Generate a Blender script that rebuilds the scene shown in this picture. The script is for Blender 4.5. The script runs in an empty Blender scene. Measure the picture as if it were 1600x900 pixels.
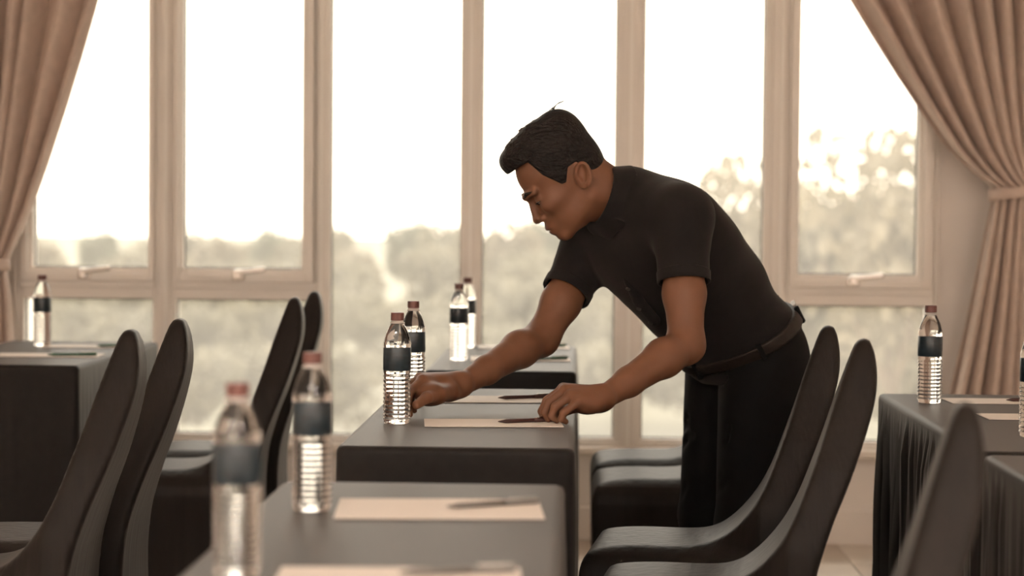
import bpy, bmesh, math, random
import numpy as np
from mathutils import Vector, Matrix

sc = bpy.context.scene
COL = sc.collection
PI = math.pi
rad = math.radians

# ------------------------------------------------------------------ camera
cam_d = bpy.data.cameras.new('camera')
cam = bpy.data.objects.new('camera', cam_d)
COL.objects.link(cam)
sc.camera = cam
cam_d.sensor_width = 36.0
cam_d.lens = 3031.0 / 1600.0 * 36.0
cam_d.clip_start = 0.05
cam_d.clip_end = 3000
cam.matrix_world = (Matrix.Translation((0, 0, 1.18)) @ Matrix.Rotation(rad(1.97), 4, 'Z')
                    @ Matrix.Rotation(rad(90 - 2.08), 4, 'X') @ Matrix.Rotation(rad(0.5), 4, 'Z'))
cam_d.dof.use_dof = True
cam_d.dof.focus_distance = 4.22
cam_d.dof.aperture_fstop = 2.7

# ------------------------------------------------------------------ sky
SKY_STRENGTH = 4.3
w = bpy.data.worlds.new('evening_sky')
sc.world = w
w.use_nodes = True
nt = w.node_tree
nt.nodes.clear()
wo = nt.nodes.new('ShaderNodeOutputWorld')
bg = nt.nodes.new('ShaderNodeBackground')
tc = nt.nodes.new('ShaderNodeTexCoord')
sx = nt.nodes.new('ShaderNodeSeparateXYZ')
rp = nt.nodes.new('ShaderNodeValToRGB')
rp.color_ramp.elements[0].position = 0.0
rp.color_ramp.elements[0].color = (1.0, 0.84, 0.66, 1)
rp.color_ramp.elements[1].position = 0.35
rp.color_ramp.elements[1].color = (1.0, 0.93, 0.84, 1)
nt.links.new(tc.outputs['Generated'], sx.inputs[0])
nt.links.new(sx.outputs['Z'], rp.inputs[0])
nt.links.new(rp.outputs[0], bg.inputs['Color'])
bg.inputs['Strength'].default_value = SKY_STRENGTH
nt.links.new(bg.outputs[0], wo.inputs[0])

# daylight portal over the window band (guides sampling of the sky, adds no light)
pl = bpy.data.lights.new('window_portal', 'AREA')
pl.shape = 'RECTANGLE'
pl.size = 3.5
pl.size_y = 2.4
pl.cycles.is_portal = True
po = bpy.data.objects.new('window_portal', pl)
COL.objects.link(po)
po.location = (-0.39, 7.3, 1.5)
po.rotation_euler = (rad(-90), 0, 0)

sc.view_settings.view_transform = 'Standard'
sc.view_settings.look = 'None'
sc.view_settings.exposure = 0.0
sc.view_settings.gamma = 1.0
sc.view_settings.use_curve_mapping = False
sc.cycles.use_denoising = True
sc.cycles.max_bounces = 14
sc.cycles.diffuse_bounces = 6
sc.cycles.transmission_bounces = 12
sc.cycles.transparent_max_bounces = 24
sc.cycles.sample_clamp_indirect = 8.0

# ------------------------------------------------------------------ materials
def newmat(name):
    m = bpy.data.materials.new(name)
    m.use_nodes = True
    return m, m.node_tree, m.node_tree.nodes['Principled BSDF']

def pmat(name, col, rough=0.6, spec=0.5, metal=0.0, var=0.12, vscale=8.0, bump=0.0, bscale=120.0,
         stretch=(1, 1, 1), sheen=0.0, sub=0.0, trans=0.0):
    m, t, b = newmat(name)
    N = t.nodes; L = t.links
    tcn = N.new('ShaderNodeTexCoord')
    mp = N.new('ShaderNodeMapping')
    mp.inputs['Scale'].default_value = stretch
    L.new(tcn.outputs['Object'], mp.inputs[0])
    n1 = N.new('ShaderNodeTexNoise')
    n1.inputs['Scale'].default_value = vscale
    n1.inputs['Detail'].default_value = 5
    L.new(mp.outputs[0], n1.inputs['Vector'])
    cr = N.new('ShaderNodeValToRGB')
    cr.color_ramp.elements[0].position = 0.3
    cr.color_ramp.elements[1].position = 0.7
    cr.color_ramp.elements[0].color = tuple(c * (1 - var) for c in col) + (1,)
    cr.color_ramp.elements[1].color = tuple(min(1, c * (1 + var)) for c in col) + (1,)
    L.new(n1.outputs[0], cr.inputs[0])
    L.new(cr.outputs[0], b.inputs['Base Color'])
    b.inputs['Roughness'].default_value = rough
    b.inputs['Specular IOR Level'].default_value = spec
    b.inputs['Metallic'].default_value = metal
    if sheen:
        b.inputs['Sheen Weight'].default_value = sheen
        b.inputs['Sheen Roughness'].default_value = 0.5
        b.inputs['Sheen Tint'].default_value = (1, .92, .85, 1)
    if sub:
        b.inputs['Subsurface Weight'].default_value = sub
        b.inputs['Subsurface Radius'].default_value = (0.012, 0.005, 0.003)
        b.inputs['Subsurface Scale'].default_value = 0.6
    if bump:
        n2 = N.new('ShaderNodeTexNoise')
        n2.inputs['Scale'].default_value = bscale
        n2.inputs['Detail'].default_value = 3
        L.new(mp.outputs[0], n2.inputs['Vector'])
        bp = N.new('ShaderNodeBump')
        bp.inputs['Strength'].default_value = bump
        bp.inputs['Distance'].default_value = 0.01
        L.new(n2.outputs[0], bp.inputs['Height'])
        L.new(bp.outputs[0], b.inputs['Normal'])
    if trans:
        tl = N.new('ShaderNodeBsdfTranslucent')
        L.new(cr.outputs[0], tl.inputs['Color'])
        mx = N.new('ShaderNodeMixShader')
        mx.inputs[0].default_value = trans
        out = N['Material Output']
        L.new(b.outputs[0], mx.inputs[1])
        L.new(tl.outputs[0], mx.inputs[2])
        L.new(mx.outputs[0], out.inputs[0])
    return m

M = {}
M['frame'] = pmat('painted_aluminium', (0.86, 0.81, 0.755), 0.42, var=0.04, vscale=3)
M['sillpaint'] = pmat('sill_paint', (0.82, 0.75, 0.67), 0.4, var=0.04, vscale=4)
M['wall'] = pmat('wall_paint', (0.92, 0.865, 0.815), 0.75, var=0.05, vscale=2.5, bump=0.05, bscale=60)
M['ceil'] = pmat('ceiling_paint', (0.9, 0.87, 0.83), 0.8, var=0.03, vscale=2)
M['tile_a'] = pmat('floor_tile_light', (0.80, 0.73, 0.65), 0.35, var=0.06, vscale=5)
M['tile_b'] = pmat('floor_tile_tan', (0.62, 0.54, 0.46), 0.4, var=0.06, vscale=5)
M['grout'] = pmat('grout', (0.35, 0.31, 0.27), 0.8)
M['curtain'] = pmat('curtain_fabric', (0.66, 0.53, 0.455), 0.85, var=0.06, vscale=30, bump=0.15, bscale=500, sheen=0.2, trans=0.12)
M['cloth'] = pmat('charcoal_tablecloth', (0.0125, 0.0112, 0.0105), 0.48, spec=0.12, var=0.15, vscale=40, bump=0.10, bscale=700, sheen=0.13)
M['cover'] = pmat('stretch_cover', (0.014, 0.0112, 0.0095), 0.5, spec=0.14, var=0.22, vscale=26, bump=0.22, bscale=30, stretch=(1.4, 1.4, 0.08), sheen=0.09)
M['chairleg'] = pmat('chair_leg_metal', (0.05, 0.05, 0.05), 0.4, metal=0.8)
M['wood'] = pmat('table_board', (0.3, 0.22, 0.15), 0.5, stretch=(1, 8, 1))
M['paper'] = pmat('paper', (0.80, 0.73, 0.665), 0.7, var=0.02)
M['pen_grey'] = pmat('pen_grey', (0.16, 0.15, 0.14), 0.35)
M['pen_brown'] = pmat('pen_brown', (0.055, 0.018, 0.014), 0.4)
M['pen_green'] = pmat('pen_green', (0.012, 0.075, 0.035), 0.35)
M['metal'] = pmat('chrome', (0.6, 0.58, 0.55), 0.25, metal=1.0)
M['handle'] = pmat('handle_metal', (0.75, 0.72, 0.68), 0.22, metal=0.9)
M['gasket'] = pmat('rubber_gasket', (0.09, 0.09, 0.075), 0.6)
M['lit_gap'] = pmat('lit_gap_white', (0.95, 0.92, 0.87), 0.45, var=0.02)  # near-white colour stands in for light caught in the frame gaps
M['cap'] = pmat('bottle_cap', (0.155, 0.062, 0.052), 0.45, var=0.05)
M['neck'] = pmat('bottle_neck_white', (0.75, 0.70, 0.66), 0.3, var=0.03, trans=0.3)
M['label'] = pmat('bottle_label', (0.017, 0.028, 0.036), 0.3, var=0.35, vscale=45, stretch=(1, 1, 3))
M['skin'] = pmat('skin', (0.178, 0.080, 0.044), 0.5, spec=0.28, var=0.06, vscale=30, bump=0.04, bscale=400, sub=0.12)
M['lips'] = pmat('lips', (0.17, 0.066, 0.048), 0.45, var=0.05)
M['hair'] = pmat('hair', (0.010, 0.0075, 0.0065), 0.5, spec=0.22, var=0.4, vscale=90, bump=0.9, bscale=160, stretch=(0.35, 1.4, 0.9))
M['shirt'] = pmat('black_polo_knit', (0.0135, 0.0118, 0.0115), 0.8, spec=0.1, var=0.12, vscale=60, bump=0.12, bscale=900, sheen=0.08)
M['trouser'] = pmat('black_trouser', (0.008, 0.0076, 0.0076), 0.75, spec=0.08, var=0.15, vscale=30, bump=0.1, bscale=600, sheen=0.03)
M['belt'] = pmat('belt_leather', (0.022, 0.016, 0.013), 0.45, spec=0.25, var=0.2, vscale=40, bump=0.1)
M['buckle'] = pmat('belt_tab_grey', (0.42, 0.38, 0.34), 0.35, metal=0.3)
M['shoe'] = pmat('shoe_leather', (0.012, 0.011, 0.01), 0.35)
M['eyewhite'] = pmat('eye_white', (0.6, 0.55, 0.5), 0.25, var=0.02)
M['iris'] = pmat('iris', (0.03, 0.018, 0.012), 0.2)
M['button'] = pmat('button', (0.05, 0.045, 0.04), 0.3)
M['bark'] = pmat('bark', (0.16, 0.12, 0.09), 0.9, var=0.3, vscale=3, bump=0.4, bscale=12)
M['leaf_a'] = pmat('leaves_olive', (0.20, 0.18, 0.125), 0.6, var=0.3, vscale=0.6, trans=0.35)
M['leaf_b'] = pmat('leaves_dusty', (0.24, 0.205, 0.145), 0.6, var=0.3, vscale=0.6, trans=0.35)
M['leaf_c'] = pmat('leaves_green', (0.175, 0.18, 0.13), 0.6, var=0.3, vscale=0.6, trans=0.35)
M['grass'] = pmat('outdoor_grass', (0.22, 0.205, 0.15), 0.9, var=0.35, vscale=0.06)
M['lamp'] = pmat('fill_lamp_housing', (0.7, 0.7, 0.68), 0.4)  # casing of the added fill lamps
M['mast'] = pmat('mast_paint', (0.8, 0.72, 0.62), 0.5)

def glass_pane():
    m, t, b = newmat('dusty_window_glass')
    N = t.nodes; L = t.links
    N.remove(b)
    tr = N.new('ShaderNodeBsdfTransparent')
    tr.inputs[0].default_value = (0.97, 0.98, 0.97, 1)
    gl = N.new('ShaderNodeBsdfGlossy')
    gl.inputs['Roughness'].default_value = 0.02
    fr = N.new('ShaderNodeFresnel')
    fr.inputs[0].default_value = 1.12
    tl = N.new('ShaderNodeBsdfTranslucent')
    tl.inputs[0].default_value = (0.95, 0.92, 0.88, 1)
    tcn = N.new('ShaderNodeTexCoord')
    ns = N.new('ShaderNodeTexNoise')
    ns.inputs['Scale'].default_value = 3.0
    L.new(tcn.outputs['Object'], ns.inputs['Vector'])
    mr = N.new('ShaderNodeMapRange')
    mr.inputs['To Min'].default_value = 0.06
    mr.inputs['To Max'].default_value = 0.15
    L.new(ns.outputs[0], mr.inputs[0])
    m1 = N.new('ShaderNodeMixShader')
    L.new(mr.outputs[0], m1.inputs[0])
    L.new(tr.outputs[0], m1.inputs[1])
    L.new(tl.outputs[0], m1.inputs[2])
    m2 = N.new('ShaderNodeMixShader')
    L.new(fr.outputs[0], m2.inputs[0])
    L.new(m1.outputs[0], m2.inputs[1])
    L.new(gl.outputs[0], m2.inputs[2])
    L.new(m2.outputs[0], N['Material Output'].inputs[0])
    return m
M['pane'] = glass_pane()

def water_mat():
    m, t, b = newmat('water_bottle_plastic')
    b.inputs['Base Color'].default_value = (1, 0.985, 0.97, 1)
    b.inputs['Roughness'].default_value = 0.03
    b.inputs['IOR'].default_value = 1.36
    b.inputs['Transmission Weight'].default_value = 1.0
    return m
M['water'] = water_mat()

# ------------------------------------------------------------------ helpers
def link(o, parent=None):
    COL.objects.link(o)
    if parent is not None:
        o.parent = parent
    return o

def mesh_obj(name, verts, faces, mat, parent=None, smooth=False, loc=None):
    me = bpy.data.meshes.new(name)
    me.from_pydata(verts, [], faces)
    me.validate()
    if smooth:
        me.polygons.foreach_set('use_smooth', [True] * len(me.polygons))
    me.materials.append(mat)
    o = bpy.data.objects.new(name, me)
    if loc is not None:
        o.location = loc
    return link(o, parent)

def bm_obj(name, bm, mat, parent=None, smooth=False, loc=None):
    me = bpy.data.meshes.new(name)
    bm.normal_update()
    bm.to_mesh(me)
    bm.free()
    if smooth:
        me.polygons.foreach_set('use_smooth', [True] * len(me.polygons))
    me.materials.append(mat)
    o = bpy.data.objects.new(name, me)
    if loc is not None:
        o.location = loc
    return link(o, parent)

def add_box(bm, x0, x1, y0, y1, z0, z1, bev=0.0):
    r = bmesh.ops.create_cube(bm, size=1.0)
    vs = r['verts']
    for v in vs:
        v.co = Vector((x0 + (v.co.x + .5) * (x1 - x0), y0 + (v.co.y + .5) * (y1 - y0), z0 + (v.co.z + .5) * (z1 - z0)))
    if bev > 0:
        es = list({e for v in vs for e in v.link_edges})
        bmesh.ops.bevel(bm, geom=es, offset=bev, segments=2, affect='EDGES', profile=0.5)

def box(name, mat, b, parent=None, bev=0.0):
    bm = bmesh.new()
    add_box(bm, *b, bev=bev)
    return bm_obj(name, bm, mat, parent)

def empty(name, loc=(0, 0, 0), rz=0.0, parent=None):
    o = bpy.data.objects.new(name, None)
    o.location = loc
    o.rotation_euler = (0, 0, rz)
    o.empty_display_size = 0.1
    return link(o, parent)

def tag(o, label, cat, group=None):
    o['label'] = label
    o['category'] = cat
    if group:
        o['group'] = group
    return o

def struct(o, label=None):
    o['kind'] = 'structure'
    if label:
        o['label'] = label
    return o

def lathe(bm, prof, seg=24, mod=None):
    """prof: list of (r,z). mod(a,z)->radius factor. closes both ends."""
    rings = []
    for r, z in prof:
        ring = []
        for i in range(seg):
            a = 2 * PI * i / seg
            rr = r * (mod(a, z) if mod else 1)
            ring.append(bm.verts.new((rr * math.cos(a), rr * math.sin(a), z)))
        rings.append(ring)
    for a, b in zip(rings[:-1], rings[1:]):
        for i in range(seg):
            j = (i + 1) % seg
            bm.faces.new((a[i], a[j], b[j], b[i]))
    bm.faces.new(list(reversed(rings[0])))
    bm.faces.new(rings[-1])

def interp(tab, z):
    zs = [p[0] for p in tab]
    xs = [p[1] for p in tab]
    return np.interp(z, zs, xs)

# ---------------------------------------------------------------- signed distance sculpting
class Vox:
    def __init__(s, lo, hi, h):
        s.lo = np.array(lo, float); s.h = h
        n = np.ceil((np.array(hi) - s.lo) / h).astype(int) + 1
        s.ax = [(s.lo[i] + h * np.arange(n[i])).astype(np.float32) for i in range(3)]
        s.A = np.full(n, 0.06, np.float32)
    def win(s, lo, hi):
        sl = []
        for i in range(3):
            a = int(np.clip(np.floor((lo[i] - s.lo[i]) / s.h), 0, s.A.shape[i]))
            b = int(np.clip(np.ceil((hi[i] - s.lo[i]) / s.h) + 1, 0, s.A.shape[i]))
            sl.append(slice(a, b))
        g = (s.ax[0][sl[0]][:, None, None], s.ax[1][sl[1]][None, :, None], s.ax[2][sl[2]][None, None, :])
        return tuple(sl), g
    def op(s, fn, lo, hi, k, mode='add'):
        pad = max(k, 2 * s.h) + 2 * s.h
        sl, g = s.win(np.array(lo) - pad, np.array(hi) + pad)
        a = s.A[sl]
        if a.size == 0:
            return
        d = fn(*g).astype(np.float32)
        if mode == 'sub':
            a2, b2 = -a, d
        else:
            a2, b2 = a, d
        k = max(k, 1e-5)
        hh = np.maximum(k - np.abs(a2 - b2), 0) / k
        r = np.minimum(a2, b2) - hh * hh * k * 0.25
        s.A[sl] = -r if mode == 'sub' else r
    def cap(s, a, b, ra, rb, k=0.01, mode='add'):
        a = np.array(a, float); b = np.array(b, float)
        d = b - a; L2 = float(d @ d) + 1e-12
        def fn(X, Y, Z):
            px, py, pz = X - a[0], Y - a[1], Z - a[2]
            t = np.clip((px * d[0] + py * d[1] + pz * d[2]) / L2, 0, 1)
            return np.sqrt((px - t * d[0]) ** 2 + (py - t * d[1]) ** 2 + (pz - t * d[2]) ** 2) - (ra + (rb - ra) * t)
        R = max(ra, rb)
        s.op(fn, np.minimum(a, b) - R, np.maximum(a, b) + R, k, mode)
    def flat(s, a, b, ra, rb, k=0.004, mode='add'):
        """cone frustum with flat ends"""
        a = np.array(a, float); b = np.array(b, float)
        d = b - a; L = float(np.linalg.norm(d)); d = d / L
        def fn(X, Y, Z):
            px, py, pz = X - a[0], Y - a[1], Z - a[2]
            t = px * d[0] + py * d[1] + pz * d[2]
            rr = np.sqrt(np.maximum((px - t * d[0]) ** 2 + (py - t * d[1]) ** 2 + (pz - t * d[2]) ** 2, 0))
            return np.maximum(rr - (ra + (rb - ra) * np.clip(t / L, 0, 1)), np.maximum(-t, t - L))
        R = max(ra, rb)
        s.op(fn, np.minimum(a, b) - R, np.maximum(a, b) + R, k, mode)
    def ell(s, c, r, B=None, k=0.01, mode='add'):
        c = np.array(c, float); B = np.eye(3) if B is None else np.array(B, float)
        def fn(X, Y, Z):
            px, py, pz = X - c[0], Y - c[1], Z - c[2]
            q = [(px * B[i][0] + py * B[i][1] + pz * B[i][2]) for i in range(3)]
            k0 = np.sqrt((q[0] / r[0]) ** 2 + (q[1] / r[1]) ** 2 + (q[2] / r[2]) ** 2)
            k1 = np.sqrt((q[0] / r[0] ** 2) ** 2 + (q[1] / r[1] ** 2) ** 2 + (q[2] / r[2] ** 2) ** 2)
            return k0 * (k0 - 1) / np.maximum(k1, 1e-6)
        R = max(r)
        s.op(fn, c - R, c + R, k, mode)
    def mesh(s):
        A = s.A; h = s.h
        ins = A < 0
        nx, ny, nz = A.shape
        cnt = np.zeros((nx - 1, ny - 1, nz - 1), np.uint8)
        offs = [(i, j, k) for i in (0, 1) for j in (0, 1) for k in (0, 1)]
        for (i, j, k) in offs:
            cnt += ins[i:nx - 1 + i, j:ny - 1 + j, k:nz - 1 + k]
        act = (cnt > 0) & (cnt < 8)
        I = np.argwhere(act)
        idx = np.full(act.shape, -1, np.int32)
        idx[act] = np.arange(len(I))
        P = np.zeros((len(I), 3)); C = np.zeros(len(I))
        for a in offs:
            for ax in range(3):
                if a[ax]:
                    continue
                b = list(a); b[ax] = 1
                va = A[I[:, 0] + a[0], I[:, 1] + a[1], I[:, 2] + a[2]]
                vb = A[I[:, 0] + b[0], I[:, 1] + b[1], I[:, 2] + b[2]]
                m = (va < 0) != (vb < 0)
                t = np.where(m, va / np.where(m, va - vb, 1), 0)
                for q in range(3):
                    P[:, q] += np.where(m, a[q] + (t if q == ax else 0), 0)
                C += m
        P = s.lo + h * (I + P / C[:, None])
        F = []
        for ax in range(3):
            u, v = (ax + 1) % 3, (ax + 2) % 3
            s0 = [slice(1, n - 1) for n in A.shape]; s1 = list(s0)
            s0[ax] = slice(0, A.shape[ax] - 1); s1[ax] = slice(1, A.shape[ax])
            a, b = ins[tuple(s0)], ins[tuple(s1)]
            E = np.argwhere(a != b)
            if not len(E):
                continue
            sg = a[E[:, 0], E[:, 1], E[:, 2]]
            base = E.copy(); base[:, u] += 1; base[:, v] += 1
            def cell(du, dv):
                c = base.copy(); c[:, u] += du; c[:, v] += dv
                return idx[c[:, 0], c[:, 1], c[:, 2]]
            q = np.stack([cell(-1, -1), cell(0, -1), cell(0, 0), cell(-1, 0)], 1)
            q[~sg] = q[~sg][:, ::-1]
            F.append(q)
        return P, np.concatenate(F)

def np_obj(name, P, F, mats, parent=None, loc=(0, 0, 0), midx=None):
    me = bpy.data.meshes.new(name)
    P = np.asarray(P, float) - np.array(loc)
    me.vertices.add(len(P))
    me.vertices.foreach_set('co', P.ravel())
    me.loops.add(F.size)
    me.loops.foreach_set('vertex_index', F.ravel().astype(np.int32))
    me.polygons.add(len(F))
    me.polygons.foreach_set('loop_start', np.arange(0, F.size, 4, dtype=np.int32))
    me.polygons.foreach_set('loop_total', np.full(len(F), 4, np.int32))
    me.polygons.foreach_set('use_smooth', np.ones(len(F), bool))
    for m in (mats if isinstance(mats, (list, tuple)) else [mats]):
        me.materials.append(m)
    if midx is not None:
        me.polygons.foreach_set('material_index', midx.astype(np.int32))
    me.update(calc_edges=True)
    me.validate()
    o = bpy.data.objects.new(name, me)
    o.location = loc
    return link(o, parent)

def poly_sd(px, py, poly):
    """signed distance to a 2-D polygon, broadcasting"""
    d = None; s = None
    n = len(poly)
    for i in range(n):
        ax, ay = poly[i]; bx, by = poly[i - 1]
        ex, ey = bx - ax, by - ay
        wx, wy = px - ax, py - ay
        t = np.clip((wx * ex + wy * ey) / (ex * ex + ey * ey), 0, 1)
        dd = (wx - ex * t) ** 2 + (wy - ey * t) ** 2
        d = dd if d is None else np.minimum(d, dd)
        c1 = py >= ay; c2 = py < by; c3 = ex * wy > ey * wx
        flip = (c1 & c2 & c3) | (~c1 & ~c2 & ~c3)
        s = np.where(flip, -1.0, 1.0) if s is None else np.where(flip, -s, s)
    return s * np.sqrt(d)

def smax(a, b, k):
    hh = np.maximum(k - np.abs(a - b), 0) / k
    return np.maximum(a, b) + hh * hh * k * 0.25

# ================================================================== THE ROOM
XL, XR, YB, YF, ZC = -3.3, 3.1, -3.6, 7.08, 2.95
flo = struct(box('floor', M['grout'], (XL, XR, YB, YF + .3, -0.12, -0.006)), 'pale tiled floor with grout joints')
tm = {}
for key in ('tile_a', 'tile_b'):
    bm = bmesh.new()
    add_box(bm, -.1985, .1985, -.1985, .1985, -.012, 0, bev=.0015)
    me = bpy.data.meshes.new('tile'); bm.to_mesh(me); bm.free(); me.materials.append(M[key]); tm[key] = me
nx_t, ny_t = 13, 12
for i in range(nx_t):
    for j in range(ny_t):
        x = -2.05 + .4 * i; y = 6.88 - .4 * j
        o = bpy.data.objects.new('tile', tm['tile_a' if (i + j) % 2 == 0 else 'tile_b'])
        o.location = (x, y, 0)
        link(o, flo)
bm = bmesh.new()
add_box(bm, XL, XR, YB, YF - 0.4 * 12 + .0, -.012, 0)
o = bm_obj('tile_field', bm, M['tile_b'], flo)

struct(box('ceiling', M['ceil'], (XL, XR, YB, YF + .3, ZC, ZC + .15)), 'plain pale ceiling')
struct(box('wall_left', M['wall'], (XL - .15, XL, YB, YF + .3, 0, ZC)), 'beige painted side wall')
struct(box('wall_right', M['wall'], (XR, XR + .15, YB, YF + .3, 0, ZC)), 'beige painted side wall')
struct(box('wall_back', M['wall'], (XL, XR, YB - .15, YB, 0, ZC)), 'beige painted rear wall')
WX0, WX1, WZ0, WZ1 = -2.066, 1.292, 0.352, 2.64
bm = bmesh.new()
add_box(bm, XL, XR, YF, YF + .22, 0, WZ0 - .03)
add_box(bm, XL, XR, YF, YF + .22, WZ1, ZC)
add_box(bm, XL, WX0, YF, YF + .22, WZ0 - .03, WZ1)
add_box(bm, WX1, XR, YF, YF + .22, WZ0 - .03, WZ1)
struct(bm_obj('wall_front', bm, M['wall']), 'beige painted window wall')
struct(box('trim_1', M['sillpaint'], (WX0 - .04, WX1 + .04, 6.99, 7.24, WZ0 - .028, WZ0, ), bev=.004), 'pale window sill ledge')
struct(box('baseboard_front', M['wall'], (XL, XR, YF - .014, YF, 0, .125), bev=.003), 'beige baseboard below the windows')

def ring_bm(bm, x0, x1, z0, z1, wl, wr, wb, wt, y0, y1, bev=.003):
    add_box(bm, x0, x0 + wl, y0, y1, z0, z1, bev)
    add_box(bm, x1 - wr, x1, y0, y1, z0, z1, bev)
    add_box(bm, x0 + wl, x1 - wr, y0, y1, z0, z0 + wb, bev)
    add_box(bm, x0 + wl, x1 - wr, y0, y1, z1 - wt, z1, bev)

def pane(x0, x1, z0, z1, y, parent):
    return box('pane', M['pane'], (x0 - .008, x1 + .008, y, y + .006, z0 - .008, z1 + .008), parent)

def gasket(x0, x1, z0, z1, y, parent):
    bm = bmesh.new()
    ring_bm(bm, x0 - .001, x1 + .001, z0 - .001, z1 + .001, .0055, .0055, .0055, .0055, y - .007, y - .0005, .001)
    return bm_obj('gasket', bm, M['gasket'], parent)

def window(n, x0, x1, g0, g1, label, lower=None, hx=None):
    wn = struct(empty('window_%d' % n, ((x0 + x1) / 2, 7.06, WZ0)), label)
    inv = Matrix.Translation((-(x0 + x1) / 2, -7.06, -WZ0))
    parts = []
    if lower is None:
        bm = bmesh.new()
        ring_bm(bm, x0, x1, WZ0, WZ1, g0 - x0, x1 - g1, .027, .05, 7.045, 7.12)
        ring_bm(bm, x0, x1, WZ0, WZ1, (g0 - x0) * .55, (x1 - g1) * .55, .015, .03, 7.03, 7.05)
        parts.append(bm_obj('frame', bm, M['frame'], wn))
        parts.append(pane(g0, g1, WZ0 + .027, WZ1 - .05, 7.085, wn))
        parts.append(gasket(g0, g1, WZ0 + .027, WZ1 - .05, 7.085, wn))
    else:
        l0, l1 = lower
        bm = bmesh.new()
        ring_bm(bm, x0, x1, WZ0, WZ1, l0 - x0, x1 - l1, .027, .05, 7.045, 7.12)
        e = .4
        ring_bm(bm, x0, x1, WZ0, WZ1, (l0 - x0) * e, (x1 - l1) * e, .012, .03, 7.03, 7.05)
        parts.append(bm_obj('frame', bm, M['frame'], wn))
        bm = bmesh.new()
        add_box(bm, l0 - .005, l1 + .005, 7.04, 7.12, .872, .915, .003)
        add_box(bm, l0 - .01, l1 + .01, 7.025, 7.06, .912, .936, .003)
        parts.append(bm_obj('transom', bm, M['frame'], wn))
        parts.append(pane(l0, l1, WZ0 + .027, .872, 7.085, wn))
        parts.append(gasket(l0, l1, WZ0 + .027, .872, 7.085, wn))
        s0, s1 = (x0 + l0) / 2 + .012, (x1 + l1) / 2 - .012
        bm = bmesh.new()
        ring_bm(bm, s0, s1, .937, WZ1 - .045, g0 - s0, s1 - g1, .047, .05, 7.035, 7.10)
        ring_bm(bm, s0, s1, .937, WZ1 - .045, (g0 - s0) * .62, (s1 - g1) * .62, .029, .03, 7.012, 7.04)
        sash = bm_obj('sash', bm, M['frame'], wn)
        parts.append(sash)
        pn = pane(g0, g1, .984, WZ1 - .095, 7.075, sash); parts.append(pn)
        parts.append(gasket(g0, g1, .984, WZ1 - .095, 7.075, sash))
        bm = bmesh.new()
        add_box(bm, hx - .022, hx + .022, 6.996, 7.014, .944, .975, .004)
        add_box(bm, hx - .014, hx + .016, 6.972, 6.998, .950, .984, .006)
        r0 = len(bm.verts)
        add_box(bm, hx - .002, hx + .105, 6.966, 6.978, .964, .982, .005)
        bm.verts.ensure_lookup_table()
        for v in list(bm.verts)[r0:]:
            v.co.z += (v.co.x - hx) * .12
            v.co.y -= (v.co.x - hx) * .10
        parts.append(bm_obj('handle', bm, M['handle'], sash))
    for p in parts:
        p.data.transform(inv)
    return wn

window(1, -2.066, -1.513, -1.998, -1.574, 'beige casement window beside the left curtain', (-2.034, -1.558), -1.80)
window(2, -1.501, -0.944, -1.445, -1.009, 'beige casement window second from the left', (-1.473, -0.962), -1.235)
window(3, -0.934, -0.398, -0.907, -0.431, 'full-height fixed window left of the bottles')
window(4, -0.392, 0.178, -0.355, 0.130, 'full-height fixed window behind the bending man')
window(5, 0.188, 0.722, 0.231, 0.664, 'full-height fixed window behind the man\'s back')
window(6, 0.728, 1.292, 0.790, 1.217, 'beige casement window beside the right curtain', (0.760, 1.262), 0.985)

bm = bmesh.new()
for gx in (-1.507, -.939, -.395, .183, .725):  # bright line of the lit recess, painted as a white strip
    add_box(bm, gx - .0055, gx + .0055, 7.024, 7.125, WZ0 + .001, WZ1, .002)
struct(bm_obj('trim_2', bm, M['lit_gap']), 'narrow strips painted white as lit gaps between the windows')

# added fill lamps, unseen behind the camera, to brighten surfaces facing it
def emit(name, col, st):
    m, t, b = newmat(name)
    b.inputs['Emission Color'].default_value = col + (1,)
    b.inputs['Emission Strength'].default_value = st
    b.inputs['Base Color'].default_value = (.8, .8, .8, 1)
    return m
M['diffuser'] = emit('fill_lamp_diffuser', (1.0, .90, .82), 40.0)
for i, lx in enumerate((-2.0, -.1, 1.8)):
    for j, ly in enumerate((-2.6, -.9)):
        L_ = tag(empty('fill_light', (lx, ly, ZC)), 'added square ceiling fill lamp, %s in the %s row behind the viewer' % (('left', 'middle', 'right')[i], ('rear', 'front')[j]), 'added fill lamp', 'added fill lamps behind the viewer')
        bm = bmesh.new()
        ring_bm2 = ((-.33, .33, -.33, -.30), (-.33, .33, .30, .33), (-.33, -.30, -.30, .30), (.30, .33, -.30, .30))
        for q in ring_bm2:
            add_box(bm, q[0], q[1], q[2], q[3], -.03, -.001, .003)
        bm_obj('housing', bm, M['lamp'], L_)
        box('diffuser', M['diffuser'], (-.30, .30, -.30, .30, -.018, -.004), L_)

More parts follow.
